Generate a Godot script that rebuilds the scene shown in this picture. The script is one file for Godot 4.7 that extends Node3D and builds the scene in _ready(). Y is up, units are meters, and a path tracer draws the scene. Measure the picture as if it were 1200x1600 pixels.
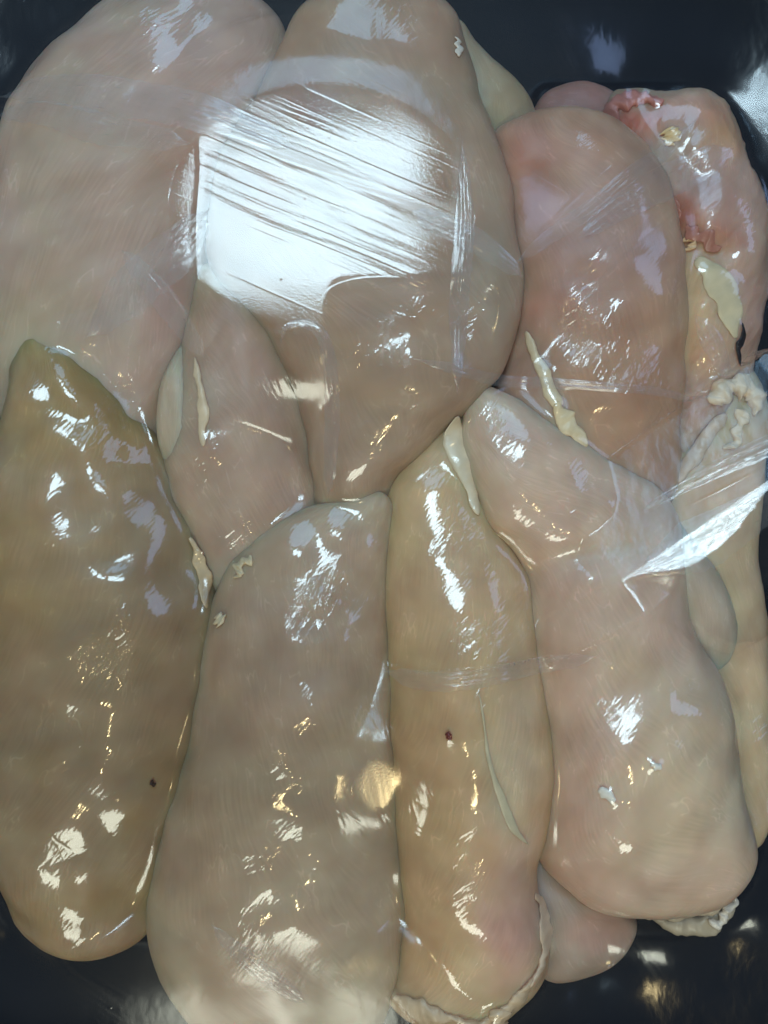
extends Node3D
# Raw chicken breasts under cling film in a black plastic tray, seen from straight above. Lengths inside the helpers are millimetres in the tray (x to the right, z towards the viewer, y up from the tray floor).

const MM := 0.001
const X0 := -156.0
const Z0 := -201.0
const CELL := 1.0          # cells of the height map of everything the film lies on
const NX := 313
const NZ := 403
var tops := PackedFloat32Array()
var rough_noise := FastNoiseLite.new()
var soft_noise := FastNoiseLite.new()
var patch_noise := FastNoiseLite.new()
var rng := RandomNumberGenerator.new()
var M := {}


func _ready() -> void:
	# ---- camera, air, lights, exposure
	var cam := Camera3D.new()
	cam.name = "camera"
	cam.fov = 51.74
	cam.near = 0.02
	cam.far = 30.0
	cam.look_at_from_position(Vector3(0, 0.36, 0), Vector3(0, 0, 0), Vector3(0, 0, -1))
	add_child(cam)
	var env := Environment.new()
	env.background_mode = Environment.BG_COLOR
	env.background_color = Color(0.038, 0.047, 0.050).linear_to_srgb()
	env.tonemap_mode = Environment.TONE_MAPPER_LINEAR
	env.tonemap_exposure = 2.18
	env.sdfgi_enabled = true
	env.ssao_enabled = true
	env.ssil_enabled = true
	var we := WorldEnvironment.new()
	we.name = "room_air"
	we.environment = env
	add_child(we)
	ceiling_panel("ceiling_light_panel", Vector3(-0.165, 2.0, -0.64), Vector2(0.48, 0.36), Color(0.82, 0.94, 1.0), 0.52, "cool white square light panel high above the top left of the tray")
	ceiling_panel("ceiling_spot_lamp", Vector3(0.02, 2.0, 0.62), Vector2(0.08, 0.08), Color(1.0, 0.90, 0.66), 0.075, "small warm square lamp high above the lower middle of the tray")
	ceiling_panel("ceiling_tube_lamp", Vector3(-0.23, 1.9, 1.60), Vector2(0.8, 0.5), Color(0.98, 1.0, 0.92), 0.62, "greenish white lamp high up beyond the near end of the tray")

	ceiling_panel("ceiling_skylight", Vector3(-0.12, 2.1, -1.75), Vector2(1.15, 1.1), Color(0.64, 0.84, 1.0), 0.42, "large dim bluish ceiling pane beyond the square lamp")

	ceiling_panel("side_window_light", Vector3(2.1, 2.0, -0.9), Vector2(0.8, 0.8), Color(0.66, 0.78, 1.0), 0.13, "pale bluish window light high to the right of the tray")

	rng.seed = 7
	tops.resize(NX * NZ)
	tops.fill(0.0)
	rough_noise.seed = 3
	rough_noise.noise_type = FastNoiseLite.TYPE_SIMPLEX_SMOOTH
	rough_noise.frequency = 1.0
	rough_noise.fractal_octaves = 3
	soft_noise.seed = 11
	soft_noise.noise_type = FastNoiseLite.TYPE_SIMPLEX_SMOOTH
	soft_noise.frequency = 1.0
	soft_noise.fractal_type = FastNoiseLite.FRACTAL_NONE
	patch_noise.seed = 23
	patch_noise.noise_type = FastNoiseLite.TYPE_SIMPLEX_SMOOTH
	patch_noise.frequency = 1.0
	patch_noise.fractal_octaves = 4
	materials()
	counter()
	tray()
	phone()
	meat()
	film()


# ------------------------------------------------------------------ helpers
func tag(o: Node, label: String, category := "", group := "", kind := "") -> void:
	if label: o.set_meta("label", label)
	if category: o.set_meta("category", category)
	if group: o.set_meta("group", group)
	if kind: o.set_meta("kind", kind)


func put(called: String, mesh: Mesh, m: Material, parent: Node = null) -> MeshInstance3D:
	var o := MeshInstance3D.new()
	o.name = called
	o.mesh = mesh
	o.material_override = null
	for k in mesh.get_surface_count():
		o.set_surface_override_material(k, m)
	(parent if parent else self).add_child(o, true)
	return o


func closed_spline(p: PackedVector2Array, per: int) -> PackedVector2Array:
	var out := PackedVector2Array()
	var n := p.size()
	for i in n:
		for k in per:
			out.append(p[i].cubic_interpolate(p[(i + 1) % n], p[(i + n - 1) % n], p[(i + 2) % n], float(k) / per))
	return out


func open_spline(p: PackedVector2Array, per: int) -> PackedVector2Array:
	var out := PackedVector2Array()
	var n := p.size()
	for i in n - 1:
		for k in per:
			out.append(p[i].cubic_interpolate(p[i + 1], p[maxi(i - 1, 0)], p[mini(i + 2, n - 1)], float(k) / per))
	out.append(p[n - 1])
	return out


func along(chain: PackedVector2Array, shares: PackedFloat32Array) -> PackedVector2Array:
	var length := PackedFloat32Array([0.0])
	for i in range(1, chain.size()):
		length.append(length[i - 1] + chain[i].distance_to(chain[i - 1]))
	var out := PackedVector2Array()
	var k := 0
	for s in shares:
		var want: float = s * length[length.size() - 1]
		while k < chain.size() - 2 and length[k + 1] < want:
			k += 1
		var span: float = maxf(length[k + 1] - length[k], 1e-6)
		out.append(chain[k].lerp(chain[k + 1], clampf((want - length[k]) / span, 0.0, 1.0)))
	return out


func profile(prof: Array, s: float, which: int) -> float:
	for i in prof.size() - 1:
		if s <= prof[i + 1][0]:
			var t: float = clampf((s - prof[i][0]) / (prof[i + 1][0] - prof[i][0]), 0.0, 1.0)
			var before: float = prof[maxi(i - 1, 0)][which]
			var after: float = prof[mini(i + 2, prof.size() - 1)][which]
			return cubic_interpolate(prof[i][which], prof[i + 1][which], before, after, t)
	return prof[prof.size() - 1][which]


func line_distance(p: Vector2, line: PackedVector2Array) -> float:
	var best := 1e9
	for i in line.size() - 1:
		var q := Geometry2D.get_closest_point_to_segment(p, line[i], line[i + 1])
		best = minf(best, p.distance_squared_to(q))
	return sqrt(best)


func bed(x: float, z: float) -> float:
	# the height a small thing rests at: the mean of what lies within a millimetre and a half
	var sum := 0.0
	for a in 3:
		for b in 3:
			sum += height(x + 1.5 * (a - 1), z + 1.5 * (b - 1))
	return sum / 9.0


func height(x: float, z: float) -> float:
	var fx := clampf((x - X0) / CELL, 0.0, NX - 1.001)
	var fz := clampf((z - Z0) / CELL, 0.0, NZ - 1.001)
	var i := int(fx)
	var j := int(fz)
	var a := fx - i
	var b := fz - j
	var k := j * NX + i
	return lerpf(lerpf(tops[k], tops[k + 1], a), lerpf(tops[k + NX], tops[k + NX + 1], a), b)


func grid_mesh(p: PackedVector3Array, rows: int, cols: int, colors: PackedColorArray, uv: PackedVector2Array, wrap: bool, poles: bool, flip := false) -> ArrayMesh:
	# rows x cols points in mm; with wrap the last column repeats the first
	var index := PackedInt32Array()
	for r in rows - 1:
		for c in cols - 1:
			var k := r * cols + c
			if flip:
				index.append_array([k, k + cols, k + 1, k + 1, k + cols, k + cols + 1])
			else:
				index.append_array([k, k + 1, k + cols, k + 1, k + cols + 1, k + cols])
	var normals := PackedVector3Array()
	normals.resize(p.size())
	for t in range(0, index.size(), 3):
		var a := index[t]
		var b := index[t + 1]
		var c := index[t + 2]
		var n := (p[c] - p[a]).cross(p[b] - p[a])
		normals[a] += n
		normals[b] += n
		normals[c] += n
	if wrap:
		for r in rows:
			var n := normals[r * cols] + normals[r * cols + cols - 1]
			normals[r * cols] = n
			normals[r * cols + cols - 1] = n
	if poles:
		for r in [0, rows - 1]:
			var n := Vector3.ZERO
			for c in cols:
				n += normals[r * cols + c]
			for c in cols:
				normals[r * cols + c] = n
	var at := PackedVector3Array()
	at.resize(p.size())
	for i in p.size():
		normals[i] = normals[i].normalized()
		at[i] = p[i] * MM
	var arrays := []
	arrays.resize(Mesh.ARRAY_MAX)
	arrays[Mesh.ARRAY_VERTEX] = at
	arrays[Mesh.ARRAY_NORMAL] = normals
	arrays[Mesh.ARRAY_INDEX] = index
	if colors.size():
		arrays[Mesh.ARRAY_COLOR] = colors
	if uv.size():
		arrays[Mesh.ARRAY_TEX_UV] = uv
	var m := ArrayMesh.new()
	m.add_surface_from_arrays(Mesh.PRIMITIVE_TRIANGLES, arrays)
	return m


func splat(p: PackedVector3Array, rows: int, cols: int, c0: int, c1: int, fine: int) -> void:
	for r in rows - 1:
		for c in range(c0, c1):
			var k := r * cols + c
			for a in fine:
				for b in fine:
					var fa := float(a) / fine
					var fb := float(b) / fine
					var q := p[k].lerp(p[k + cols], fa).lerp(p[k + 1].lerp(p[k + cols + 1], fa), fb)
					var i := int(round((q.x - X0) / CELL))
					var j := int(round((q.z - Z0) / CELL))
					if i >= 0 and i < NX and j >= 0 and j < NZ and tops[j * NX + i] < q.y:
						tops[j * NX + i] = q.y


# A piece of meat: the outline at its widest, from one tip round to the other (index far), is cut into cross sections that bulge up to the profile's top and down to its bottom.
# profile rows: [share of the length, top, widest height, bottom]
func piece(outline: Array, far: int, prof: Array, look: Dictionary) -> ArrayMesh:
	var nu: int = look.get("nu", 150)
	var nv: int = look.get("nv", 72)
	var per := 8
	var ring := closed_spline(PackedVector2Array(outline), per)
	var grow: float = look.get("grow", 1.2) + 0.6
	var n := ring.size()
	var turned := 0.0
	for i in n:
		turned += ring[i].cross(ring[(i + 1) % n])
	var grown := PackedVector2Array()
	for i in n:
		var d := (ring[(i + 1) % n] - ring[(i + n - 1) % n]).normalized()
		grown.append(ring[i] + Vector2(d.y, -d.x) * grow * signf(turned))
	var one := PackedVector2Array()
	var two := PackedVector2Array()
	for i in far * per + 1:
		one.append(grown[i])
	for i in n - far * per + 1:
		two.append(grown[(n - i) % n])
	var shares := PackedFloat32Array()
	for i in nu + 1:
		var t := float(i) / nu
		shares.append(lerpf(t, 0.5 - 0.5 * cos(PI * t), 0.75))
	var left := along(one, shares)
	var right := along(two, shares)
	var total := 0.0
	for i in nu:
		total += ((left[i] + right[i]) * 0.5).distance_to((left[i + 1] + right[i + 1]) * 0.5)
	var cols := nv + 1
	var p := PackedVector3Array()
	var colors := PackedColorArray()
	var uv := PackedVector2Array()
	var lumps: float = look.get("lumps", 1.0) * 1.4
	var fine: float = look.get("fine", 0.12)
	var round_end: float = look.get("round_end", 26.0)
	var full: float = look.get("full", 0.86)
	var base: Color = look.color
	var other: Color = look.get("second", base)
	var off: float = look.get("seed", 0.0) * 37.0
	var grooves: Array = look.get("grooves", [])
	var tints: Array = look.get("tints", [])
	var lines := []
	for g in grooves:
		lines.append(open_spline(PackedVector2Array(g[0]), 6))
	for i in nu + 1:
		var s := shares[i]
		var mid := (left[i] + right[i]) * 0.5
		var half := (right[i] - left[i]) * 0.5
		var top := profile(prof, s, 1)
		var eq := profile(prof, s, 2)
		var low := profile(prof, s, 3)
		var f := clampf(minf(s, 1.0 - s) * total / round_end, 0.0, 1.0)
		var e := sqrt(maxf(1.0 - (1.0 - f) * (1.0 - f), 0.0))
		for j in cols:
			var a := -PI / 2 + TAU * float(j % nv) / nv
			var c := cos(a)
			var sn := sin(a)
			var lat := signf(c) * pow(absf(c), full)
			var up := signf(sn) * pow(absf(sn), full)
			var q2 := mid + half * lat
			var q := Vector3(q2.x, eq + e * (up * (top - eq) if up > 0.0 else up * (eq - low)), q2.y)
			var out := Vector3(half.normalized().x * c, sn, half.normalized().y * c)
			var bump := rough_noise.get_noise_3d(q.x * 0.018 + off, q.y * 0.02, q.z * 0.018) * lumps * 1.6
			bump += soft_noise.get_noise_3d(q.x * 0.06, q.y * 0.06 + off, q.z * 0.06) * lumps * 0.48
			bump += soft_noise.get_noise_3d(q.x * 0.35, q.y * 0.35, q.z * 0.35 + off) * fine
			q += out * bump * e
			var tint := 0.0
			if sn > -0.2:
				for g in lines.size():
					var d := line_distance(Vector2(q.x, q.z), lines[g]) / float(grooves[g][2])
					if d < 3.0:
						q.y -= float(grooves[g][1]) * exp(-d * d) * clampf(sn * 3.0, 0.0, 1.0)
			p.append(q)
			var m := patch_noise.get_noise_3d(q.x * 0.013 + off, q.z * 0.013, q.y * 0.01 + 4.0 * off)
			var col := base.lerp(other, clampf(0.5 + 2.2 * m, 0.0, 1.0))
			var rosy := clampf(2.4 * patch_noise.get_noise_3d(q.x * 0.02 + 31.0, q.z * 0.02 + off, q.y * 0.02), -1.0, 1.0)
			col = Color(col.r * (1.0 + 0.02 * rosy), col.g * (1.0 - 0.025 * rosy), col.b * (1.0 - 0.015 * rosy))
			var v := 1.0 + 0.14 * patch_noise.get_noise_3d(q.x * 0.05, q.z * 0.05 + off, 3.0 + q.y * 0.02)
			for t in tints:
				var dx: float = (q.x - t[0].x) / t[1]
				var dz: float = (q.z - t[0].y) / t[2]
				var d2 := dx * dx + dz * dz
				if d2 < 4.0:
					var w: float = t[4] * smoothstep(1.5, 0.2, sqrt(d2) + 0.5 * patch_noise.get_noise_3d(q.x * 0.06 + 50.0, q.z * 0.06, off))
					col = col.lerp(t[3], w)
			colors.append(Color(col.r * v * 1.2, col.g * v * 1.2, col.b * v * 1.2))
			var u := float(j) / nv
			uv.append(Vector2(u if int(off) % 2 else 1.0 - u, s * total / 200.0 + look.get("seed", 0.0) * 0.0))
	splat(p, nu + 1, cols, 0, nv, 4)
	return grid_mesh(p, nu + 1, cols, colors, uv, true, true)


# A strip of fat or sinew that lies on whatever is there: a lumpy flattened tube along a line.
func strip(line: Array, wide: Array, thick: float, color: Color, look := {}) -> ArrayMesh:
	var path := open_spline(PackedVector2Array(line), 8)
	var n: int = look.get("n", 48)
	var shares := PackedFloat32Array()
	for i in n + 1:
		shares.append(float(i) / n)
	path = along(path, shares)
	var nv := 14
	var cols := nv + 1
	var p := PackedVector3Array()
	var colors := PackedColorArray()
	var uv := PackedVector2Array()
	var off: float = look.get("seed", 1.0) * 19.0
	var lift: float = look.get("lift", 0.2) + 0.1
	var lumps: float = look.get("lumps", 0.5)
	for i in n + 1:
		var s := shares[i]
		var d := (path[mini(i + 1, n)] - path[maxi(i - 1, 0)]).normalized()
		var side := Vector2(-d.y, d.x)
		var w := 0.0
		var f := s * (wide.size() - 1)
		var k := mini(int(f), wide.size() - 2)
		w = lerpf(wide[k], wide[k + 1], f - k)
		var e := sqrt(maxf(1.0 - pow(absf(2.0 * s - 1.0), 8.0), 0.0))
		w *= e
		var tk := thick * e * (1.0 + 0.5 * lumps * soft_noise.get_noise_2d(s * 5.0, off))
		w *= 1.0 + 0.7 * lumps * soft_noise.get_noise_2d(s * 3.5, off + 20.0)
		var here := path[i] + side * soft_noise.get_noise_2d(s * 2.6, off + 60.0) * lumps * 1.5
		var y := bed(here.x, here.y) + lift
		if look.has("y"):
			y = look.y
		for j in cols:
			var a := -PI / 2 + TAU * float(j % nv) / nv
			var q2 := here + side * cos(a) * w
			var yy := maxf(bed(q2.x, q2.y) + lift, y - 4.0) if not look.has("y") else y
			var q := Vector3(q2.x, lerpf(yy, y, 0.15) + sin(a) * tk, q2.y)
			q += Vector3(side.x * cos(a), sin(a), side.y * cos(a)) * (rough_noise.get_noise_3d(q.x * 0.2 + off, q.y * 0.2, q.z * 0.2) * 1.5 + rough_noise.get_noise_3d(q.x * 0.6 + off, q.y * 0.6, q.z * 0.6) * 0.7) * lumps * minf(0.15 + tk * 0.55, 1.4) * e
			p.append(q)
			var v := 1.0 + 0.18 * rough_noise.get_noise_3d(q.x * 0.2, q.z * 0.2, off)
			colors.append(Color(color.r * v, color.g * v, color.b * v))
			uv.append(Vector2(float(j) / nv * 0.1, s * 0.3))
	if look.get("splat", true):
		splat(p, n + 1, cols, 0, nv, 2)
	return grid_mesh(p, n + 1, cols, colors, uv, true, true)


# ------------------------------------------------------------------ materials
func picture(w: int, h: int, data: PackedFloat32Array) -> ImageTexture:
	return ImageTexture.create_from_image(Image.create_from_data(w, h, false, Image.FORMAT_RF, data.to_byte_array()))


func materials() -> void:
	# muscle: fine fibres along the piece, thin pale threads, soft mottling
	var w := 768
	var h := 1024
	var fibre := PackedByteArray()
	var relief := PackedFloat32Array()
	fibre.resize(w * h * 3)
	relief.resize(w * h)
	var fn := FastNoiseLite.new()
	fn.seed = 5
	fn.noise_type = FastNoiseLite.TYPE_SIMPLEX_SMOOTH
	fn.frequency = 1.0
	fn.fractal_octaves = 3
	for y in h:
		for x in w:
			var bend := 30.0 * fn.get_noise_2d(x * 0.003, y * 0.003)
			var u := x + 0.35 * y + bend
			var lines := fn.get_noise_2d(u * 0.22, y * 0.014) * clampf(0.5 + 1.6 * fn.get_noise_2d(x * 0.01 + 40.0, y * 0.01), 0.0, 1.0)
			var blot := fn.get_noise_2d(x * 0.012 + 90.0, y * 0.012)
			var thread := fn.get_noise_2d(u * 0.035 + 300.0, y * 0.009)
			thread = clampf(1.0 - absf(thread) * 26.0, 0.0, 1.0) * clampf(blot * 4.0, 0.0, 1.0)
			var g := 0.93 + 0.045 * lines + 0.055 * blot
			var k := (y * w + x) * 3
			fibre[k] = int(clampf(g * 0.985 + 0.09 * thread, 0.0, 1.0) * 255.0)
			fibre[k + 1] = int(clampf(g * 0.975 + 0.02 * blot + 0.11 * thread, 0.0, 1.0) * 255.0)
			fibre[k + 2] = int(clampf(g * 0.96 + 0.03 * blot + 0.13 * thread, 0.0, 1.0) * 255.0)
			relief[y * w + x] = 0.03 * lines + 0.05 * blot + 0.03 * thread
	var flesh := StandardMaterial3D.new()
	flesh.resource_name = "raw_chicken"
	flesh.vertex_color_use_as_albedo = true
	flesh.albedo_texture = ImageTexture.create_from_image(Image.create_from_data(w, h, false, Image.FORMAT_RGB8, fibre))
	flesh.roughness = 0.42
	flesh.metallic_specular = 0.4
	flesh.subsurf_scatter_enabled = true
	flesh.subsurf_scatter_strength = 0.6
	flesh.heightmap_enabled = true
	flesh.heightmap_texture = picture(w, h, relief)
	flesh.heightmap_scale = 0.1
	M.flesh = flesh
	var fat := StandardMaterial3D.new()
	fat.resource_name = "chicken_fat"
	fat.vertex_color_use_as_albedo = true
	fat.roughness = 0.35
	M.fat = fat
	var black := StandardMaterial3D.new()
	black.resource_name = "black_plastic"
	black.albedo_color = Color(0.003, 0.006, 0.014).linear_to_srgb()
	black.roughness = 0.34
	black.metallic_specular = 0.22
	M.black = black
	var dark := StandardMaterial3D.new()
	dark.resource_name = "dark_speck"
	dark.albedo_color = Color(0.05, 0.008, 0.006).linear_to_srgb()
	dark.roughness = 0.4
	M.dark = dark


# ------------------------------------------------------------------ lamps
func ceiling_panel(called: String, at: Vector3, size: Vector2, color: Color, energy: float, label: String) -> void:
	var o := Node3D.new()
	o.name = called
	o.position = at
	add_child(o)
	var aim := Transform3D().looking_at(-at, Vector3(0, 0, -1))
	o.basis = aim.basis
	tag(o, label, "lamp")
	var glow := StandardMaterial3D.new()
	glow.albedo_color = Color(0.8, 0.8, 0.8)
	glow.emission_enabled = true
	glow.emission = color
	glow.emission_energy_multiplier = 1.0
	var face := BoxMesh.new()
	face.size = Vector3(size.x, size.y, 0.01)
	put("lamp_diffuser", face, glow, o)
	var white := StandardMaterial3D.new()
	white.albedo_color = Color(0.8, 0.8, 0.8)
	for k in 4:
		var bar := BoxMesh.new()
		bar.size = Vector3(size.x + 0.04, 0.02, 0.03) if k < 2 else Vector3(0.02, size.y, 0.03)
		var b := put("frame", bar, white, o)
		b.position = Vector3(0, (size.y / 2 + 0.01) * (1 if k == 0 else -1), 0) if k < 2 else Vector3((size.x / 2 + 0.01) * (1 if k == 2 else -1), 0, 0)
	var l := AreaLight3D.new()
	l.name = called + "_glow"
	l.area_size = size
	l.area_normalize_energy = true
	l.light_color = color
	l.light_energy = energy
	l.shadow_enabled = true
	l.position = Vector3(0, 0, -0.008)
	o.add_child(l)


# ------------------------------------------------------------------ table and tray
func counter() -> void:
	var m := StandardMaterial3D.new()
	m.albedo_color = Color(0.25, 0.24, 0.23).linear_to_srgb()
	m.roughness = 0.5
	var b := BoxMesh.new()
	b.size = Vector3(0.8, 0.04, 0.8)
	var o := put("counter_top", b, m)
	o.position = Vector3(0, -0.0225, 0)
	tag(o, "plain grey counter top under the black tray", "", "", "structure")


func phone() -> void:
	# the phone that takes the picture, held over the tray: it shades the left side
	var o := Node3D.new()
	o.name = "smartphone"
	o.position = Vector3(-0.095, 0.372, -0.043)
	add_child(o)
	tag(o, "dark smartphone held flat above the tray, just over its left side", "phone")
	var ring := rounded(76, 36, 11, 8)
	var p := PackedVector3Array()
	for r in [[0.5, 0.0], [0.985, 0.0], [1.0, 1.2], [1.0, 7.0], [0.985, 8.2], [0.5, 8.2]]:
		for q in ring:
			p.append(Vector3(q.x * r[0] if r[0] < 0.9 else q.x - signf(q.x) * (1.0 - r[0]) * 60.0, r[1], q.y * r[0] if r[0] < 0.9 else q.y - signf(q.y) * (1.0 - r[0]) * 60.0))
	put("body", grid_mesh(p, 6, ring.size(), PackedColorArray(), PackedVector2Array(), true, false), M.black, o)
	for k in 2:
		var slab := BoxMesh.new()
		slab.size = Vector3(0.0762, 0.001, 0.0362)
		var s := put("screen" if k == 0 else "back_cover", slab, M.black, o)
		s.position = Vector3(0, 0.0081 if k == 0 else 0.0001, 0)


func rounded(hx: float, hz: float, r: float, per: int) -> PackedVector2Array:
	var out := PackedVector2Array()
	for q in 4:
		var cx := (hx - r) * (1 if q == 0 or q == 3 else -1)
		var cz := (hz - r) * (1 if q < 2 else -1)
		for k in per + 1:
			var a := PI / 2 * (q + float(k) / per)
			out.append(Vector2(cx + r * cos(a), cz + r * sin(a)))
	out.append(out[0])
	return out


func tray() -> void:
	var o := Node3D.new()
	o.name = "plastic_tray"
	add_child(o)
	tag(o, "black plastic meat tray with ribbed floor holding the chicken breasts", "tray")
	# walls and rim: rings from the floor's edge up over the rim and down outside
	var rings := [[134, 178, 14, 0.4], [141, 185, 20, 1.6], [145, 189, 24, 6.0], [151, 196, 28, 30.0], [153, 198, 29, 35.5], [156, 201, 31, 37.0], [163, 208, 36, 37.0], [165, 210, 37, 36.0], [165, 210, 37, 33.5], [163.6, 208.6, 36, 33.5], [163, 208, 36, 35.4], [157, 202, 32, 35.6], [155, 200, 30, 33.5], [152.6, 197.6, 29, 28.0], [146.6, 190.6, 25, 4.5], [141, 185, 20, -1.6], [130, 174, 12, -2.2]]
	var p := PackedVector3Array()
	var cols := 0
	for r in rings:
		var line := rounded(r[0], r[1], r[2], 14)
		cols = line.size()
		for q in line:
			p.append(Vector3(q.x, r[3], q.y))
	put("wall", grid_mesh(p, rings.size(), cols, PackedColorArray(), PackedVector2Array(), true, false), M.black, o)
	# floor with raised oval ribs
	var nx := 180
	var nz := 240
	var f := PackedVector3Array()
	for j in nz + 1:
		for i in nx + 1:
			var x := lerpf(-136.0, 136.0, float(i) / nx)
			var z := lerpf(-180.0, 180.0, float(j) / nz)
			var y := 0.2
			for k in 9:
				for side in [-1, 1]:
					var cx: float = 78.0 * side
					var cz := -140.0 + 35.0 * k
					var dx := maxf(absf(x - cx) - 22.0, 0.0)
					var d := sqrt(dx * dx + (z - cz) * (z - cz))
					y += 1.7 * smoothstep(6.5, 3.5, d)
			f.append(Vector3(x, y, z))
	put("floor", grid_mesh(f, nz + 1, nx + 1, PackedColorArray(), PackedVector2Array(), false, false), M.black, o)


# ------------------------------------------------------------------ the meat
func thing(called: String, mesh: Mesh, label: String, group := "raw chicken breasts in the tray") -> MeshInstance3D:
	var o := put(called, mesh, M.flesh)
	tag(o, label, "chicken breast", group)
	return o


func meat() -> void:
	var cream := Color(0.80, 0.62, 0.42)
	var white := Color(0.84, 0.74, 0.62)
	var pink := Color(0.600, 0.312, 0.249)
	var blood := Color(0.420, 0.095, 0.053)
	var yellow := Color(0.600, 0.454, 0.214)
	var pale := Color(0.620, 0.567, 0.481)

	# under the others first
	var k := piece([Vector2(24.1, -159.4), Vector2(30.4, -151.0), Vector2(39.8, -141.5), Vector2(46.6, -132.1), Vector2(49.5, -123.7), Vector2(45.1, -111.1), Vector2(33.6, -106.9), Vector2(22.0, -115.3), Vector2(16.8, -134.2), Vector2(17.8, -151.0)], 5, [[0, 24, 12, 2], [0.5, 28, 13, 1.5], [1, 24, 12, 2]], {"color": Color(0.427, 0.325, 0.218), "second": Color(0.479, 0.360, 0.254), "seed": 1.0, "nu": 80, "nv": 48, "lumps": 0.7})
	var kk := thing("chicken_breast", k, "small greyish piece poking out behind the large top middle breast")
	put("fat", strip([Vector2(33.4, -117.0), Vector2(37.4, -119.0), Vector2(41.5, -120.2), Vector2(46.2, -120.0)], [1.6, 2.2, 1.6], 1.1, cream, {"seed": 2.0}), M.fat, kk)
	var n := piece([Vector2(53.0, -135.8), Vector2(61.5, -140.0), Vector2(74.2, -136.8), Vector2(81.7, -129.4), Vector2(76.4, -118.8), Vector2(59.4, -116.7), Vector2(49.8, -124.1)], 3, [[0, 14, 8, 2], [0.5, 17, 8, 1.5], [1, 14, 8, 2]], {"color": Color(0.360, 0.194, 0.166), "second": Color(0.420, 0.227, 0.194), "seed": 2.0, "nu": 50, "nv": 40, "round_end": 14.0})
	thing("chicken_breast", n, "dark pink scrap low in the tray behind the pale top right breast")
	var l := piece([Vector2(50.5, 108.2), Vector2(61.5, 118.8), Vector2(76.4, 125.2), Vector2(81.7, 135.8), Vector2(76.4, 146.4), Vector2(64.7, 152.3), Vector2(53.0, 152.3), Vector2(45.6, 142.1), Vector2(44.5, 123.0)], 4, [[0, 20, 10, 1.5], [0.5, 26, 11, 1.5], [1, 18, 9, 1.5]], {"color": Color(0.450, 0.330, 0.258), "second": Color(0.402, 0.314, 0.239), "seed": 3.0, "nu": 70, "nv": 48, "tints": [[Vector2(70.0, 133.6), 14, 8, pink, 0.5]]})
	thing("chicken_breast", l, "small pinkish grey piece peeping out between two lower breasts")
	var j := piece([Vector2(109.7, -50.6), Vector2(120.2, -44.3), Vector2(124.9, -29.5), Vector2(122.7, -8.4), Vector2(122.3, 16.9), Vector2(124.0, 42.2), Vector2(125.9, 65.4), Vector2(127.0, 88.6), Vector2(124.9, 103.3), Vector2(120.2, 109.3), Vector2(109.7, 94.9), Vector2(97.0, 59.1), Vector2(88.6, 21.1), Vector2(88.6, -12.7)], 9, [[0, 27, 14, 1.5], [0.3, 25, 12, 1.5], [0.7, 26, 12, 1.5], [1, 22, 11, 1.5]], {"color": Color(0.649, 0.450, 0.285), "second": Color(0.637, 0.450, 0.295), "seed": 4.0, "grow": 0.6})
	var jj := thing("chicken_breast", j, "long tan breast along the right tray wall, half hidden by its neighbour")
	var i := piece([Vector2(75.5, -136.3), Vector2(80.7, -137.1), Vector2(94.4, -136.3), Vector2(104.8, -135.7), Vector2(111.6, -126.9), Vector2(115.8, -115.3), Vector2(120.8, -100.7), Vector2(123.3, -83.9), Vector2(121.6, -65.0), Vector2(119.1, -50.3), Vector2(113.2, -33.6), Vector2(104.8, -23.1), Vector2(96.5, -6.3), Vector2(90.2, -16.8), Vector2(86.0, -50.3), Vector2(83.9, -88.1), Vector2(75.5, -117.4), Vector2(71.3, -127.9)], 12, [[0, 20, 13, 2], [0.25, 32, 15, 2], [0.5, 34, 14, 2], [0.75, 30, 13, 2], [1, 22, 11, 2]], {"color": Color(0.514, 0.318, 0.259), "second": Color(0.525, 0.362, 0.268), "seed": 5.0, "grow": 0.6, "lumps": 1.5, "fine": 0.45, "grooves": [[[Vector2(87.0, -100.0), Vector2(92.0, -90.0), Vector2(97.0, -83.0), Vector2(104.0, -80.0)], 3.0, 3.5], [[Vector2(82.0, -118.0), Vector2(90.0, -114.0), Vector2(96.0, -104.0)], 1.6, 4.0], [[Vector2(92.0, -80.0), Vector2(93.0, -60.0), Vector2(92.0, -32.0), Vector2(91.0, -14.0)], 3.0, 4.0]], "tints": [[Vector2(77.0, -124.0), 13, 9, Color(0.514, 0.135, 0.091), 0.9], [Vector2(98.0, -85.0), 12, 6, blood, 0.85], [Vector2(92.0, -92.0), 6, 9, Color(0.396, 0.094, 0.051), 0.9], [Vector2(97.0, -64.0), 13, 26, Color(0.712, 0.445, 0.273), 0.95], [Vector2(106.0, -120.0), 8, 10, Color(0.613, 0.337, 0.183), 0.8], [Vector2(96.0, -126.0), 18, 6, pink, 0.5]]})
	var ii := thing("chicken_breast", i, "pink bruised breast with blood spots in the top right corner")
	put("red_membrane", strip([Vector2(70.3, -125.2), Vector2(73.7, -129.3), Vector2(78.4, -131.3), Vector2(83.5, -130.7), Vector2(87.6, -128.3)], [2.0, 3.4, 3.0, 2.4], 1.6, Color(0.550, 0.227, 0.189), {"seed": 3.0, "lumps": 1.0}), M.fat, ii)
	put("fat", strip([Vector2(89.3, -120.5), Vector2(90.1, -117.6), Vector2(89.3, -114.6)], [1.4, 2.6, 1.6], 0.9, Color(0.752, 0.545, 0.295), {"seed": 4.0, "lumps": 0.9}), M.fat, ii)
	put("fat", strip([Vector2(94.4, -86.9), Vector2(95.8, -84.0), Vector2(95.2, -81.4)], [0.7, 1.0, 0.8], 0.7, Color(0.711, 0.476, 0.267), {"seed": 5.0, "lumps": 0.9}), M.fat, ii)
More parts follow.
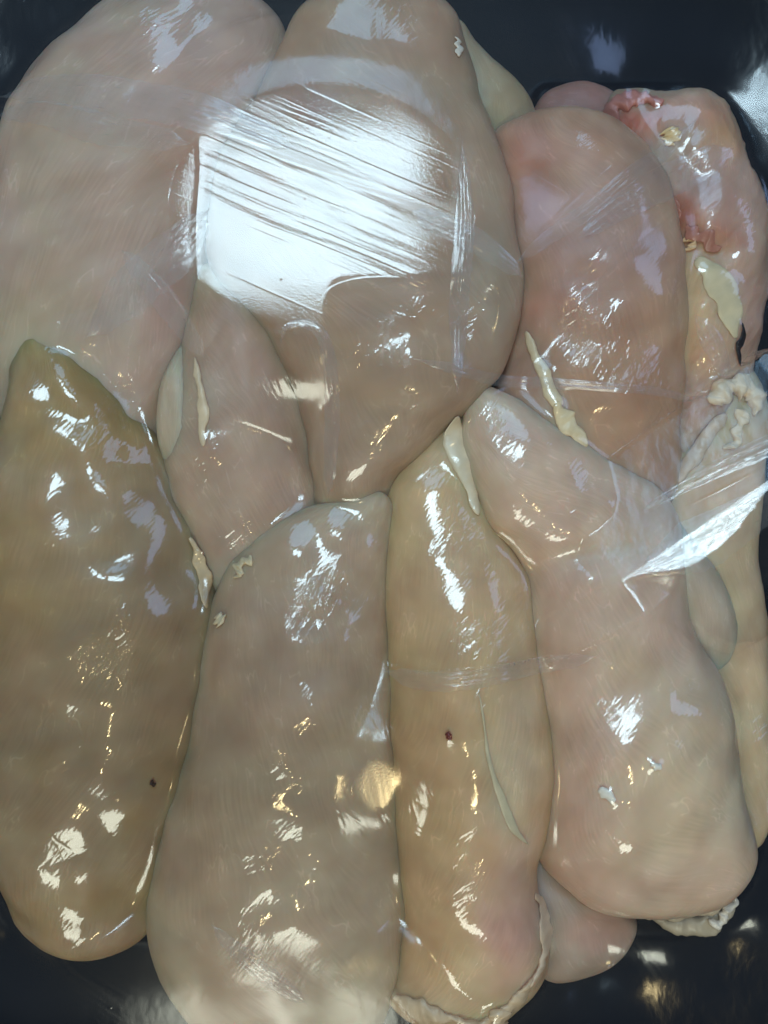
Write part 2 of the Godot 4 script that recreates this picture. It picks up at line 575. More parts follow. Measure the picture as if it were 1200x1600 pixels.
	put("fat", strip([Vector2(102.4, -33.6), Vector2(106.0, -37.6), Vector2(110.0, -40.0), Vector2(115.0, -39.4), Vector2(117.6, -35.6), Vector2(116.4, -30.4)], [2.2, 3.4, 3.8, 3.6, 2.8, 1.8], 2.4, cream, {"seed": 6.0, "lumps": 0.8, "lift": 0.8}), M.fat, ii)
	put("fat", strip([Vector2(114.4, -32.0), Vector2(112.0, -27.0), Vector2(111.6, -23.0), Vector2(108.0, -19.0)], [2.2, 1.6, 1.8, 0.8], 1.2, cream, {"seed": 7.0, "lumps": 0.9}), M.fat, ii)
	put("fat", strip([Vector2(97.0, -79.0), Vector2(102.0, -74.0), Vector2(106.0, -66.0), Vector2(110.0, -54.0)], [2.6, 4.2, 3.6, 1.4], 0.5, Color(0.639, 0.515, 0.324), {"seed": 8.0, "lumps": 0.4}), M.fat, ii)
	put("blood_clot", strip([Vector2(89.2, -98.4), Vector2(91.2, -94.0), Vector2(92.8, -89.6)], [0.8, 1.6, 0.8], 0.35, Color(0.42, 0.17, 0.12), {"seed": 31.0, "lumps": 0.8}), M.fat, ii)
	put("blood_clot", strip([Vector2(94.4, -89.6), Vector2(98.0, -85.6), Vector2(102.4, -83.2), Vector2(105.0, -82.8)], [0.8, 2.2, 2.0, 0.6], 0.35, Color(0.42, 0.17, 0.12), {"seed": 32.0, "lumps": 0.9}), M.fat, ii)
	put("sinew", strip([Vector2(108.0, -31.0), Vector2(103.0, -25.0), Vector2(98.0, -17.0), Vector2(93.2, -9.0)], [1.6, 2.6, 2.4, 1.2], 1.6, Color(0.610, 0.467, 0.351), {"seed": 9.0, "lumps": 0.3}), M.fat, ii)

	var h := piece([Vector2(55.6, -125.3), Vector2(62.8, -125.1), Vector2(71.1, -122.6), Vector2(80.8, -115.8), Vector2(88.6, -105.1), Vector2(91.7, -92.7), Vector2(93.8, -76.2), Vector2(94.8, -55.6), Vector2(94.8, -30.9), Vector2(93.1, -8.2), Vector2(84.5, 10.3), Vector2(61.8, 6.2), Vector2(41.2, -16.5), Vector2(37.1, -33.0), Vector2(41.2, -49.5), Vector2(42.9, -65.9), Vector2(41.8, -86.5), Vector2(38.7, -101.0), Vector2(34.6, -110.9), Vector2(35.0, -118.3), Vector2(43.3, -123.0)], 10, [[0, 34, 24, 3], [0.25, 41, 22, 2], [0.6, 40, 21, 2], [1, 26, 14, 2]], {"color": Color(0.506, 0.293, 0.218), "second": Color(0.506, 0.313, 0.212), "seed": 6.0, "full": 0.84, "lumps": 1.3, "grooves": [[[Vector2(34.6, -103.7), Vector2(39.5, -101.8), Vector2(45.4, -103.7)], 1.6, 3.0], [[Vector2(43.5, -59.3), Vector2(49.4, -45.4), Vector2(57.3, -31.6), Vector2(65.2, -15.8)], 1.4, 3.0]], "tints": [[Vector2(46.4, -110.6), 9, 9, Color(0.480, 0.212, 0.159), 0.55], [Vector2(65.2, -79.0), 20, 26, Color(0.436, 0.275, 0.257), 0.6], [Vector2(46.4, -63.2), 9, 5, pink, 0.5], [Vector2(75.1, -39.5), 20, 30, Color(0.495, 0.282, 0.180), 0.6], [Vector2(45.4, -39.5), 8, 12, Color(0.452, 0.268, 0.196), 0.7]]})
	var hh := thing("chicken_breast", h, "pinkish lilac breast between the large middle breast and the bruised corner one")
	put("fat", strip([Vector2(44.3, -56.3), Vector2(47.0, -47.4), Vector2(49.8, -39.5), Vector2(53.3, -31.6)], [0.8, 1.7, 2.2, 2.6], 1.0, Color(0.732, 0.571, 0.365), {"seed": 10.0, "lumps": 0.4}), M.fat, hh)
	put("fat", strip([Vector2(52.6, -33.6), Vector2(55.3, -27.7), Vector2(59.3, -23.7), Vector2(62.2, -19.8)], [1.8, 2.8, 2.8, 1.6], 0.8, Color(0.752, 0.580, 0.351), {"seed": 11.0, "lumps": 0.5}), M.fat, hh)

	# upper left
	var a := piece([Vector2(-61.8, -167.7), Vector2(-47.4, -164.4), Vector2(-37.1, -156.6), Vector2(-31.7, -146.3), Vector2(-33.8, -133.9), Vector2(-40.8, -120.5), Vector2(-52.5, -105.1), Vector2(-58.1, -86.5), Vector2(-60.6, -63.9), Vector2(-64.3, -51.5), Vector2(-70.5, -38.1), Vector2(-73.2, -20.6), Vector2(-86.5, -6.2), Vector2(-105.1, -8.2), Vector2(-119.5, -28.8), Vector2(-126.5, -53.6), Vector2(-127.3, -82.4), Vector2(-124.7, -105.1), Vector2(-119.9, -122.6), Vector2(-111.3, -138.1), Vector2(-100.6, -148.8), Vector2(-86.5, -159.1), Vector2(-74.2, -165.3)], 11, [[0, 34, 24, 3], [0.3, 43, 20, 2], [0.6, 41, 20, 2], [0.85, 33, 18, 2], [1, 24, 14, 2]], {"color": Color(0.550, 0.389, 0.321), "second": Color(0.531, 0.399, 0.312), "seed": 7.0, "grow": 1.6, "lumps": 1.1, "tints": [[Vector2(-78.5, -92.3), 22, 26, Color(0.531, 0.348, 0.287), 0.5], [Vector2(-106.0, -55.0), 16, 26, Color(0.522, 0.399, 0.270), 0.6], [Vector2(-64.8, -58.9), 10, 24, Color(0.550, 0.356, 0.303), 0.6]]})
	thing("chicken_breast", a, "broad smooth pale breast in the top left corner")
	var c := piece([Vector2(-59.7, -74.6), Vector2(-51.8, -78.8), Vector2(-42.5, -74.6), Vector2(-35.2, -66.3), Vector2(-30.1, -49.7), Vector2(-24.5, -31.1), Vector2(-21.3, -12.4), Vector2(-20.7, 6.2), Vector2(-33.2, 18.7), Vector2(-44.6, 30.1), Vector2(-51.8, 35.2), Vector2(-56.0, 23.8), Vector2(-61.8, 8.3), Vector2(-68.0, -7.3), Vector2(-70.1, -20.7), Vector2(-67.4, -37.3), Vector2(-63.8, -51.8), Vector2(-61.8, -64.3)], 9, [[0, 32, 20, 2], [0.3, 38, 20, 2], [0.7, 36, 20, 2], [1, 22, 12, 2]], {"color": Color(0.500, 0.341, 0.250), "second": Color(0.483, 0.341, 0.237), "seed": 8.0, "grow": 1.4, "tints": [[Vector2(-51.0, 20.0), 8, 14, Color(0.414, 0.325, 0.268), 0.8], [Vector2(-45.4, -47.4), 14, 18, Color(0.517, 0.325, 0.250), 0.6]]})
	var cc := thing("chicken_breast", c, "short wedge shaped breast with a pale tenderloin on its left")
	put("tenderloin", piece([Vector2(-62.7, -51.9), Vector2(-59.5, -44.8), Vector2(-56.6, -32.6), Vector2(-56.0, -20.4), Vector2(-58.6, -10.2), Vector2(-63.1, -8.1), Vector2(-68.4, -15.9), Vector2(-70.7, -27.5), Vector2(-68.8, -40.7)], 4, [[0, 33, 27, 10], [0.5, 37, 26, 8], [1, 31, 23, 8]], {"color": Color(0.567, 0.439, 0.330), "second": Color(0.556, 0.439, 0.339), "seed": 9.0, "nu": 60, "nv": 40, "grow": 0.4, "lumps": 0.3, "round_end": 14.0}), M.flesh, cc)
	put("fat", strip([Vector2(-58.7, -47.4), Vector2(-56.5, -39.5), Vector2(-55.3, -29.6), Vector2(-54.9, -19.8)], [0.5, 1.2, 1.5, 0.8], 0.6, Color(0.732, 0.554, 0.365), {"seed": 12.0}), M.fat, cc)

	var b := piece([Vector2(-3.0, -165.8), Vector2(10.1, -163.8), Vector2(20.1, -154.9), Vector2(23.5, -145.9), Vector2(27.8, -130.8), Vector2(33.2, -116.7), Vector2(37.8, -100.6), Vector2(40.6, -82.5), Vector2(40.8, -64.4), Vector2(38.2, -48.3), Vector2(30.2, -36.2), Vector2(18.5, -27.2), Vector2(8.5, -17.7), Vector2(2.4, -11.1), Vector2(0.0, 0.0), Vector2(-8.0, 8.0), Vector2(-18.1, 2.0), Vector2(-21.3, -14.1), Vector2(-24.5, -28.2), Vector2(-29.0, -42.3), Vector2(-34.6, -54.3), Vector2(-43.3, -64.4), Vector2(-52.3, -74.4), Vector2(-54.7, -90.5), Vector2(-49.9, -110.7), Vector2(-37.4, -127.8), Vector2(-31.8, -142.5), Vector2(-27.8, -151.9), Vector2(-17.7, -160.2), Vector2(-10.1, -164.2)], 15, [[0, 42, 30, 4], [0.25, 48, 27, 3], [0.5, 49, 27, 3], [0.7, 48, 27, 3], [0.85, 43, 26, 3], [1, 30, 20, 4]], {"color": Color(0.448, 0.313, 0.228), "second": Color(0.440, 0.306, 0.218), "seed": 10.0, "grow": 1.0, "full": 0.74, "tints": [[Vector2(32.6, -68.9), 8, 30, Color(0.432, 0.352, 0.265), 0.75], [Vector2(0.0, -46.0), 26, 22, Color(0.432, 0.281, 0.178), 0.7], [Vector2(-24.9, -122.6), 14, 10, Color(0.418, 0.275, 0.239), 0.7], [Vector2(7.7, -19.2), 10, 14, Color(0.448, 0.301, 0.206), 0.6]], "grooves": [[[Vector2(22.1, -104.7), Vector2(21.9, -85.6), Vector2(22.5, -66.6), Vector2(23.2, -45.7)], 0.8, 2.2], [[Vector2(-27.8, -38.3), Vector2(-19.2, -28.7), Vector2(-15.3, -15.3), Vector2(-18.2, -1.9)], 0.8, 5.0], [[Vector2(-1.9, -5.7), Vector2(-7.7, -1.9), Vector2(-15.3, -1.0)], 1.4, 3.0]]})
	var bb := thing("chicken_breast", b, "largest breast, top middle, its film mirroring the square lamp")
	put("sinew", strip([Vector2(21.6, -143.6), Vector2(22.4, -140.7), Vector2(22.7, -137.2)], [0.6, 1.3, 0.7], 0.5, white, {"seed": 13.0, "lumps": 0.7}), M.fat, bb)

	# lower row
	var d := piece([Vector2(-108.7, -59.1), Vector2(-101.0, -51.7), Vector2(-88.4, -41.3), Vector2(-79.0, -32.2), Vector2(-72.9, -22.0), Vector2(-67.8, -7.7), Vector2(-61.9, 4.5), Vector2(-57.4, 16.3), Vector2(-55.0, 32.6), Vector2(-55.8, 52.9), Vector2(-58.9, 67.2), Vector2(-63.1, 82.5), Vector2(-68.4, 101.8), Vector2(-72.1, 119.1), Vector2(-73.7, 130.3), Vector2(-81.5, 136.8), Vector2(-93.7, 139.7), Vector2(-105.9, 137.7), Vector2(-114.0, 132.4), Vector2(-119.7, 120.1), Vector2(-123.8, 105.9), Vector2(-126.7, 81.5), Vector2(-127.5, 50.9), Vector2(-126.7, 20.4), Vector2(-124.6, -2.0), Vector2(-121.8, -17.9), Vector2(-118.1, -29.5), Vector2(-114.4, -40.7), Vector2(-111.6, -50.9)], 16, [[0, 38, 33, 10], [0.15, 43, 27, 4], [0.4, 46, 21, 2], [0.75, 45, 20, 2], [1, 34, 17, 2]], {"color": Color(0.413, 0.277, 0.131), "second": Color(0.428, 0.301, 0.183), "seed": 11.0, "grow": 1.3, "full": 0.95, "lumps": 1.3, "tints": [[Vector2(-85.3, -31.0), 24, 22, Color(0.399, 0.262, 0.101), 0.7], [Vector2(-71.8, 38.8), 18, 40, Color(0.363, 0.239, 0.136), 0.6], [Vector2(-89.2, 120.2), 30, 10, Color(0.399, 0.257, 0.107), 0.6]], "grooves": [[[Vector2(-103.4, -7.7), Vector2(-91.9, -15.3), Vector2(-80.4, -13.4), Vector2(-70.9, -7.7)], 0.7, 7.0], [[Vector2(-95.8, 0.0), Vector2(-90.0, 9.6), Vector2(-78.5, 15.3)], 0.6, 4.0]]})
	var dd := thing("chicken_breast", d, "long yellowish breast with a pointed tip down the left side")
	put("fat", strip([Vector2(-60.0, 7.6), Vector2(-57.6, 14.0), Vector2(-56.0, 22.0), Vector2(-54.8, 30.0)], [0.8, 1.7, 1.6, 0.8], 0.9, Color(0.610, 0.449, 0.267), {"seed": 14.0}), M.fat, dd)
	var e := piece([Vector2(-1.6, -4.5), Vector2(1.2, 6.6), Vector2(0.8, 30.7), Vector2(1.2, 57.4), Vector2(2.7, 77.8), Vector2(4.7, 100.4), Vector2(6.4, 122.9), Vector2(4.7, 141.3), Vector2(0.8, 154.0), Vector2(-5.1, 168.0), Vector2(-20.5, 174.1), Vector2(-41.0, 172.1), Vector2(-56.3, 163.9), Vector2(-65.1, 153.6), Vector2(-71.5, 141.3), Vector2(-74.4, 127.0), Vector2(-72.5, 110.6), Vector2(-68.8, 96.3), Vector2(-64.1, 83.6), Vector2(-60.0, 71.7), Vector2(-57.4, 57.4), Vector2(-55.9, 43.0), Vector2(-52.9, 31.8), Vector2(-50.0, 20.5), Vector2(-44.2, 10.7), Vector2(-33.6, 3.1), Vector2(-17.4, -1.6)], 10, [[0, 38.5, 34, 10], [0.12, 41, 28, 4], [0.36, 47.5, 22, 2], [0.6, 47.5, 20, 2], [0.75, 45, 20, 2], [0.9, 40, 20, 2], [1, 28, 15, 2]], {"color": Color(0.536, 0.381, 0.265), "second": Color(0.528, 0.388, 0.260), "seed": 12.0, "grow": 1.3, "full": 0.94, "tints": [[Vector2(-33.0, 38.8), 24, 30, Color(0.517, 0.349, 0.252), 0.6], [Vector2(-52.4, 102.8), 10, 30, Color(0.517, 0.349, 0.230), 0.6], [Vector2(-15.5, 106.7), 26, 34, Color(0.528, 0.398, 0.271), 0.6]]})
	var ee := thing("chicken_breast", e, "long rounded beige breast in the lower middle left")
	put("fat", strip([Vector2(-45.6, 20.6), Vector2(-44.2, 17.7), Vector2(-42.2, 15.3), Vector2(-40.1, 13.7)], [0.7, 1.7, 1.5, 0.8], 0.9, Color(0.752, 0.588, 0.365), {"seed": 15.0, "lumps": 0.9}), M.fat, ee)
	put("fat", strip([Vector2(-51.7, 31.8), Vector2(-50.5, 33.0), Vector2(-49.3, 34.2)], [1.4, 2.4, 1.6], 1.3, Color(0.792, 0.640, 0.421), {"seed": 16.0, "lumps": 0.6, "n": 20}), M.fat, ee)
	var f := piece([Vector2(22.9, -34.0), Vector2(26.0, -30.3), Vector2(28.7, -20.5), Vector2(30.3, -7.8), Vector2(35.2, 6.1), Vector2(43.0, 16.4), Vector2(46.3, 26.6), Vector2(47.7, 43.0), Vector2(50.4, 57.4), Vector2(53.3, 75.8), Vector2(53.7, 88.1), Vector2(50.4, 101.6), Vector2(47.1, 111.6), Vector2(47.9, 122.9), Vector2(50.8, 131.1), Vector2(50.8, 143.4), Vector2(46.3, 152.6), Vector2(36.1, 160.6), Vector2(20.5, 162.2), Vector2(8.2, 159.4), Vector2(2.5, 154.0), Vector2(5.3, 143.4), Vector2(7.0, 127.0), Vector2(5.3, 102.4), Vector2(3.1, 79.9), Vector2(1.6, 57.4), Vector2(1.0, 30.7), Vector2(1.6, 0.0), Vector2(2.5, -9.8), Vector2(8.2, -18.0), Vector2(16.4, -26.2)], 18, [[0, 32.5, 28, 8], [0.1, 35.5, 26, 4], [0.42, 48, 22, 2], [0.75, 46, 20, 2], [1, 33, 17, 2]], {"full": 0.94, "lumps": 0.6, "color": Color(0.640, 0.419, 0.231), "second": Color(0.640, 0.428, 0.254), "seed": 13.0, "grow": 1.3, "tints": [[Vector2(38.8, 116.4), 12, 22, Color(0.661, 0.419, 0.334), 0.6], [Vector2(38.8, 131.9), 10, 16, Color(0.661, 0.381, 0.318), 0.6], [Vector2(38.8, 73.7), 12, 26, Color(0.640, 0.482, 0.334), 0.7]], "grooves": [[[Vector2(27.2, 51.7), Vector2(29.1, 61.3), Vector2(32.2, 76.6), Vector2(37.3, 90.0), Vector2(43.1, 99.6)], 0.7, 1.6]]})
	var ff := thing("chicken_breast", f, "narrow yellow tan breast in the lower middle with fatty edges")
	put("fat", strip([Vector2(22.5, -29.5), Vector2(21.7, -23.3), Vector2(23.7, -15.5), Vector2(26.4, -7.8), Vector2(28.7, 1.2)], [1.6, 3.4, 3.0, 2.0, 1.0], 0.9, Color(0.72, 0.60, 0.42), {"seed": 17.0, "lumps": 0.4}), M.fat, ff)
	put("sinew", strip([Vector2(27.8, 53.0), Vector2(29.3, 61.7), Vector2(32.0, 76.1), Vector2(34.7, 84.8), Vector2(38.5, 93.5), Vector2(43.2, 99.8)], [0.3, 0.5, 0.7, 1.1, 1.2, 0.5], 0.5, Color(0.621, 0.506, 0.324), {"seed": 18.0, "lumps": 0.3, "lift": 0.0}), M.fat, ff)
	put("fat", strip([Vector2(2.4, 151.2), Vector2(10.0, 152.4), Vector2(20.0, 154.8), Vector2(30.0, 156.0), Vector2(38.0, 152.4), Vector2(43.0, 147.0), Vector2(47.6, 140.0)], [1.6, 2.6, 2.2, 2.0, 2.6, 2.6, 1.6], 1.8, Color(0.671, 0.476, 0.299), {"seed": 19.0, "lumps": 0.9, "n": 80}), M.fat, ff)
	put("fat", strip([Vector2(46.8, 118.0), Vector2(49.2, 124.0), Vector2(50.0, 132.0), Vector2(47.6, 140.0), Vector2(44.4, 145.0)], [0.8, 1.4, 2.0, 1.8, 1.0], 1.2, Color(0.732, 0.531, 0.363), {"seed": 20.0, "lumps": 0.7}), M.fat, ff)
	put("fat", strip([Vector2(34.0, 150.8), Vector2(34.8, 155.9), Vector2(36.4, 161.9), Vector2(38.5, 167.0)], [2.0, 3.2, 3.4, 2.6], 1.8, Color(0.732, 0.519, 0.321), {"seed": 21.0, "lumps": 1.0}), M.fat, ff)
	put("membrane", strip([Vector2(0.0, 159.7), Vector2(8.2, 164.8), Vector2(20.6, 168.6), Vector2(35.0, 167.9)], [2.0, 4.0, 4.5, 2.0], 2.2, Color(0.529, 0.364, 0.267), {"seed": 22.0, "lumps": 0.5}), M.fat, ff)
	var g := piece([Vector2(28.5, -35.8), Vector2(35.0, -35.4), Vector2(47.2, -29.3), Vector2(61.5, -21.0), Vector2(75.8, -11.8), Vector2(86.3, -4.1), Vector2(92.0, 10.2), Vector2(93.7, 28.5), Vector2(99.8, 43.8), Vector2(105.5, 55.0), Vector2(108.3, 67.2), Vector2(110.8, 84.5), Vector2(116.1, 101.0), Vector2(115.3, 111.2), Vector2(107.9, 119.3), Vector2(98.2, 124.8), Vector2(81.5, 126.1), Vector2(67.2, 123.4), Vector2(57.0, 116.1), Vector2(50.9, 107.5), Vector2(52.1, 91.6), Vector2(53.4, 77.4), Vector2(51.1, 61.1), Vector2(49.1, 48.9), Vector2(47.4, 34.6), Vector2(46.0, 22.4), Vector2(41.1, 10.2), Vector2(33.8, 2.0), Vector2(28.9, -11.8), Vector2(26.1, -24.0)], 14, [[0, 40, 33, 10], [0.2, 44, 27, 5], [0.42, 44, 24, 3], [0.7, 49, 22, 2], [1, 38, 18, 2]], {"color": Color(0.674, 0.482, 0.341), "second": Color(0.662, 0.472, 0.360), "seed": 14.0, "grow": 1.3, "full": 0.88, "round_end": 30.0, "tints": [[Vector2(56.2, 34.9), 12, 22, Color(0.642, 0.407, 0.316), 0.6], [Vector2(58.2, 85.3), 12, 24, Color(0.662, 0.426, 0.324), 0.7], [Vector2(87.3, 87.3), 20, 28, Color(0.706, 0.528, 0.360), 0.7], [Vector2(69.8, 112.5), 24, 8, Color(0.662, 0.435, 0.341), 0.6]], "grooves": [[[Vector2(43.6, 22.2), Vector2(47.8, 17.7), Vector2(54.0, 14.3), Vector2(63.6, 12.7), Vector2(77.1, 11.2)], 2.6, 4.0]]})
	var gg := thing("chicken_breast", g, "thick pale breast on the lower right with a crease across it")
	put("tenderloin", piece([Vector2(84.5, -8.2), Vector2(96.8, 8.7), Vector2(106.3, 21.6), Vector2(111.5, 37.1), Vector2(111.9, 49.5), Vector2(109.6, 58.1), Vector2(101.0, 53.6), Vector2(92.7, 33.0), Vector2(84.5, 12.4)], 5, [[0, 26, 18, 6], [0.5, 32, 20, 6], [1, 26, 17, 6]], {"color": Color(0.567, 0.439, 0.330), "second": Color(0.556, 0.439, 0.339), "seed": 15.0, "nu": 70, "nv": 44, "lumps": 0.4}), M.flesh, gg)
	put("fat", strip([Vector2(74.8, 127.0), Vector2(84.0, 128.2), Vector2(94.2, 128.6), Vector2(104.5, 127.0), Vector2(110.6, 123.3)], [1.0, 1.4, 2.8, 2.4, 1.2], 1.4, Color(0.813, 0.650, 0.449), {"seed": 24.0, "lumps": 0.6, "y": 21.0}), M.fat, gg)
	put("membrane", strip([Vector2(86.5, 130.9), Vector2(95.9, 134.3), Vector2(106.3, 133.8), Vector2(114.2, 127.2)], [1.5, 3.0, 4.0, 2.0], 2.4, Color(0.548, 0.449, 0.321), {"seed": 25.0, "lumps": 0.3, "y": 16.0}), M.fat, gg)
	put("fat", strip([Vector2(112.7, 121.3), Vector2(111.8, 126.0), Vector2(109.4, 130.7), Vector2(105.3, 133.6)], [0.8, 1.4, 1.6, 1.4], 1.0, white, {"seed": 26.0, "lumps": 1.0, "y": 20.0}), M.fat, gg)

	# crumbs lying on the meat
	crumb(Vector2(65.9, 83.6), 2.9, 0.35, white, "larger white fat fleck on the thick lower right breast", true, 0.7)
	crumb(Vector2(79.8, 74.5), 1.8, 0.8, white, "smaller white fat fleck on the thick lower right breast", true, 0.3)
	crumb(Vector2(19.1, 66.1), 1.4, 1.2, Color(0.160, 0.019, 0.013), "dark red blood speck on the narrow yellow breast", false, 1.2)
	crumb(Vector2(-70.3, 82.5), 1.2, 1.4, Color(0.060, 0.028, 0.018), "tiny dark brown speck on the long yellowish left breast", false, 1.4)


	var sliver := put("plastic_sliver", strip([Vector2(111.2, -58.9), Vector2(112.2, -55.3), Vector2(110.6, -50.4), Vector2(111.8, -47.0), Vector2(112.6, -45.4)], [0.3, 0.8, 1.1, 0.7, 0.3], 0.4, Color(0.008, 0.007, 0.009), {"seed": 41.0, "lumps": 0.4, "lift": 0.6}), M.fat)
	tag(sliver, "small curled black sliver lying on the bruised breast at the right edge", "plastic sliver")


func crumb(at: Vector2, r: float, _turn: float, color: Color, label: String, pale: bool, angle: float) -> void:
	var d := Vector2(cos(angle), sin(angle)) * r
	var o := put("fat_fleck" if pale else "blood_speck", strip([at - d, at, at + d], [r * 0.45, r * 0.6, r * 0.4], 0.8, color, {"n": 16, "seed": at.x, "lift": 0.35, "lumps": 0.3}), M.fat)
	tag(o, label, "fat fleck" if pale else "speck")


# ------------------------------------------------------------------ the film
const PW := 1560           # its relief picture, 0.2 mm to the pixel
const PH := 2010
var relief := PackedFloat32Array()


# a fine crease drawn into the film's relief: wide and high in mm
func crease(line: Array, wide: float, high: float, beads := 0.0) -> void:
	var path := open_spline(PackedVector2Array(line), 6)
	for i in path.size() - 1:
		var a := (path[i] - Vector2(X0, Z0)) * 5.0
		var b := (path[i + 1] - Vector2(X0, Z0)) * 5.0
		var reach := wide * 5.0 * 2.5
		var d := (b - a)
		var length := maxf(d.length(), 0.01)
		d /= length
		for y in range(maxi(int(minf(a.y, b.y) - reach), 0), mini(int(maxf(a.y, b.y) + reach) + 1, PH)):
			for x in range(maxi(int(minf(a.x, b.x) - reach), 0), mini(int(maxf(a.x, b.x) + reach) + 1, PW)):
				var q := Vector2(x, y) - a
				var t := q.dot(d)
				if t < 0.0 or t >= length:
					continue
				var s := absf(q.cross(d)) / (wide * 5.0)
				if s < 2.5:
					var fade := 1.0
					if i < 6: fade = minf(fade, (i + t / length) / 6.0)
					if i > path.size() - 8: fade = minf(fade, (path.size() - 1 - i - t / length) / 6.0)
					var bead := 1.0
					if beads > 0.0:
						bead = clampf(1.0 + beads * soft_noise.get_noise_2d(x * 0.16, y * 0.16) * 2.0, 0.0, 2.0)
					var k := y * PW + x
					relief[k] += high * exp(-s * s) * fade * bead


# how far inside the patch where the film is stuck down on the large breast, below the mirrored lamp
func stuck(p: Vector2) -> float:
	var corner: Vector2 = Vector2(-16.5, -68.2)
	var d := p - corner - Vector2(5.0, 5.0)
	if d.x > 45.0 or d.y > 60.0:
		return 0.0
	return 5.0 - Vector2(minf(d.x, 0.0), minf(d.y, 0.0)).length()


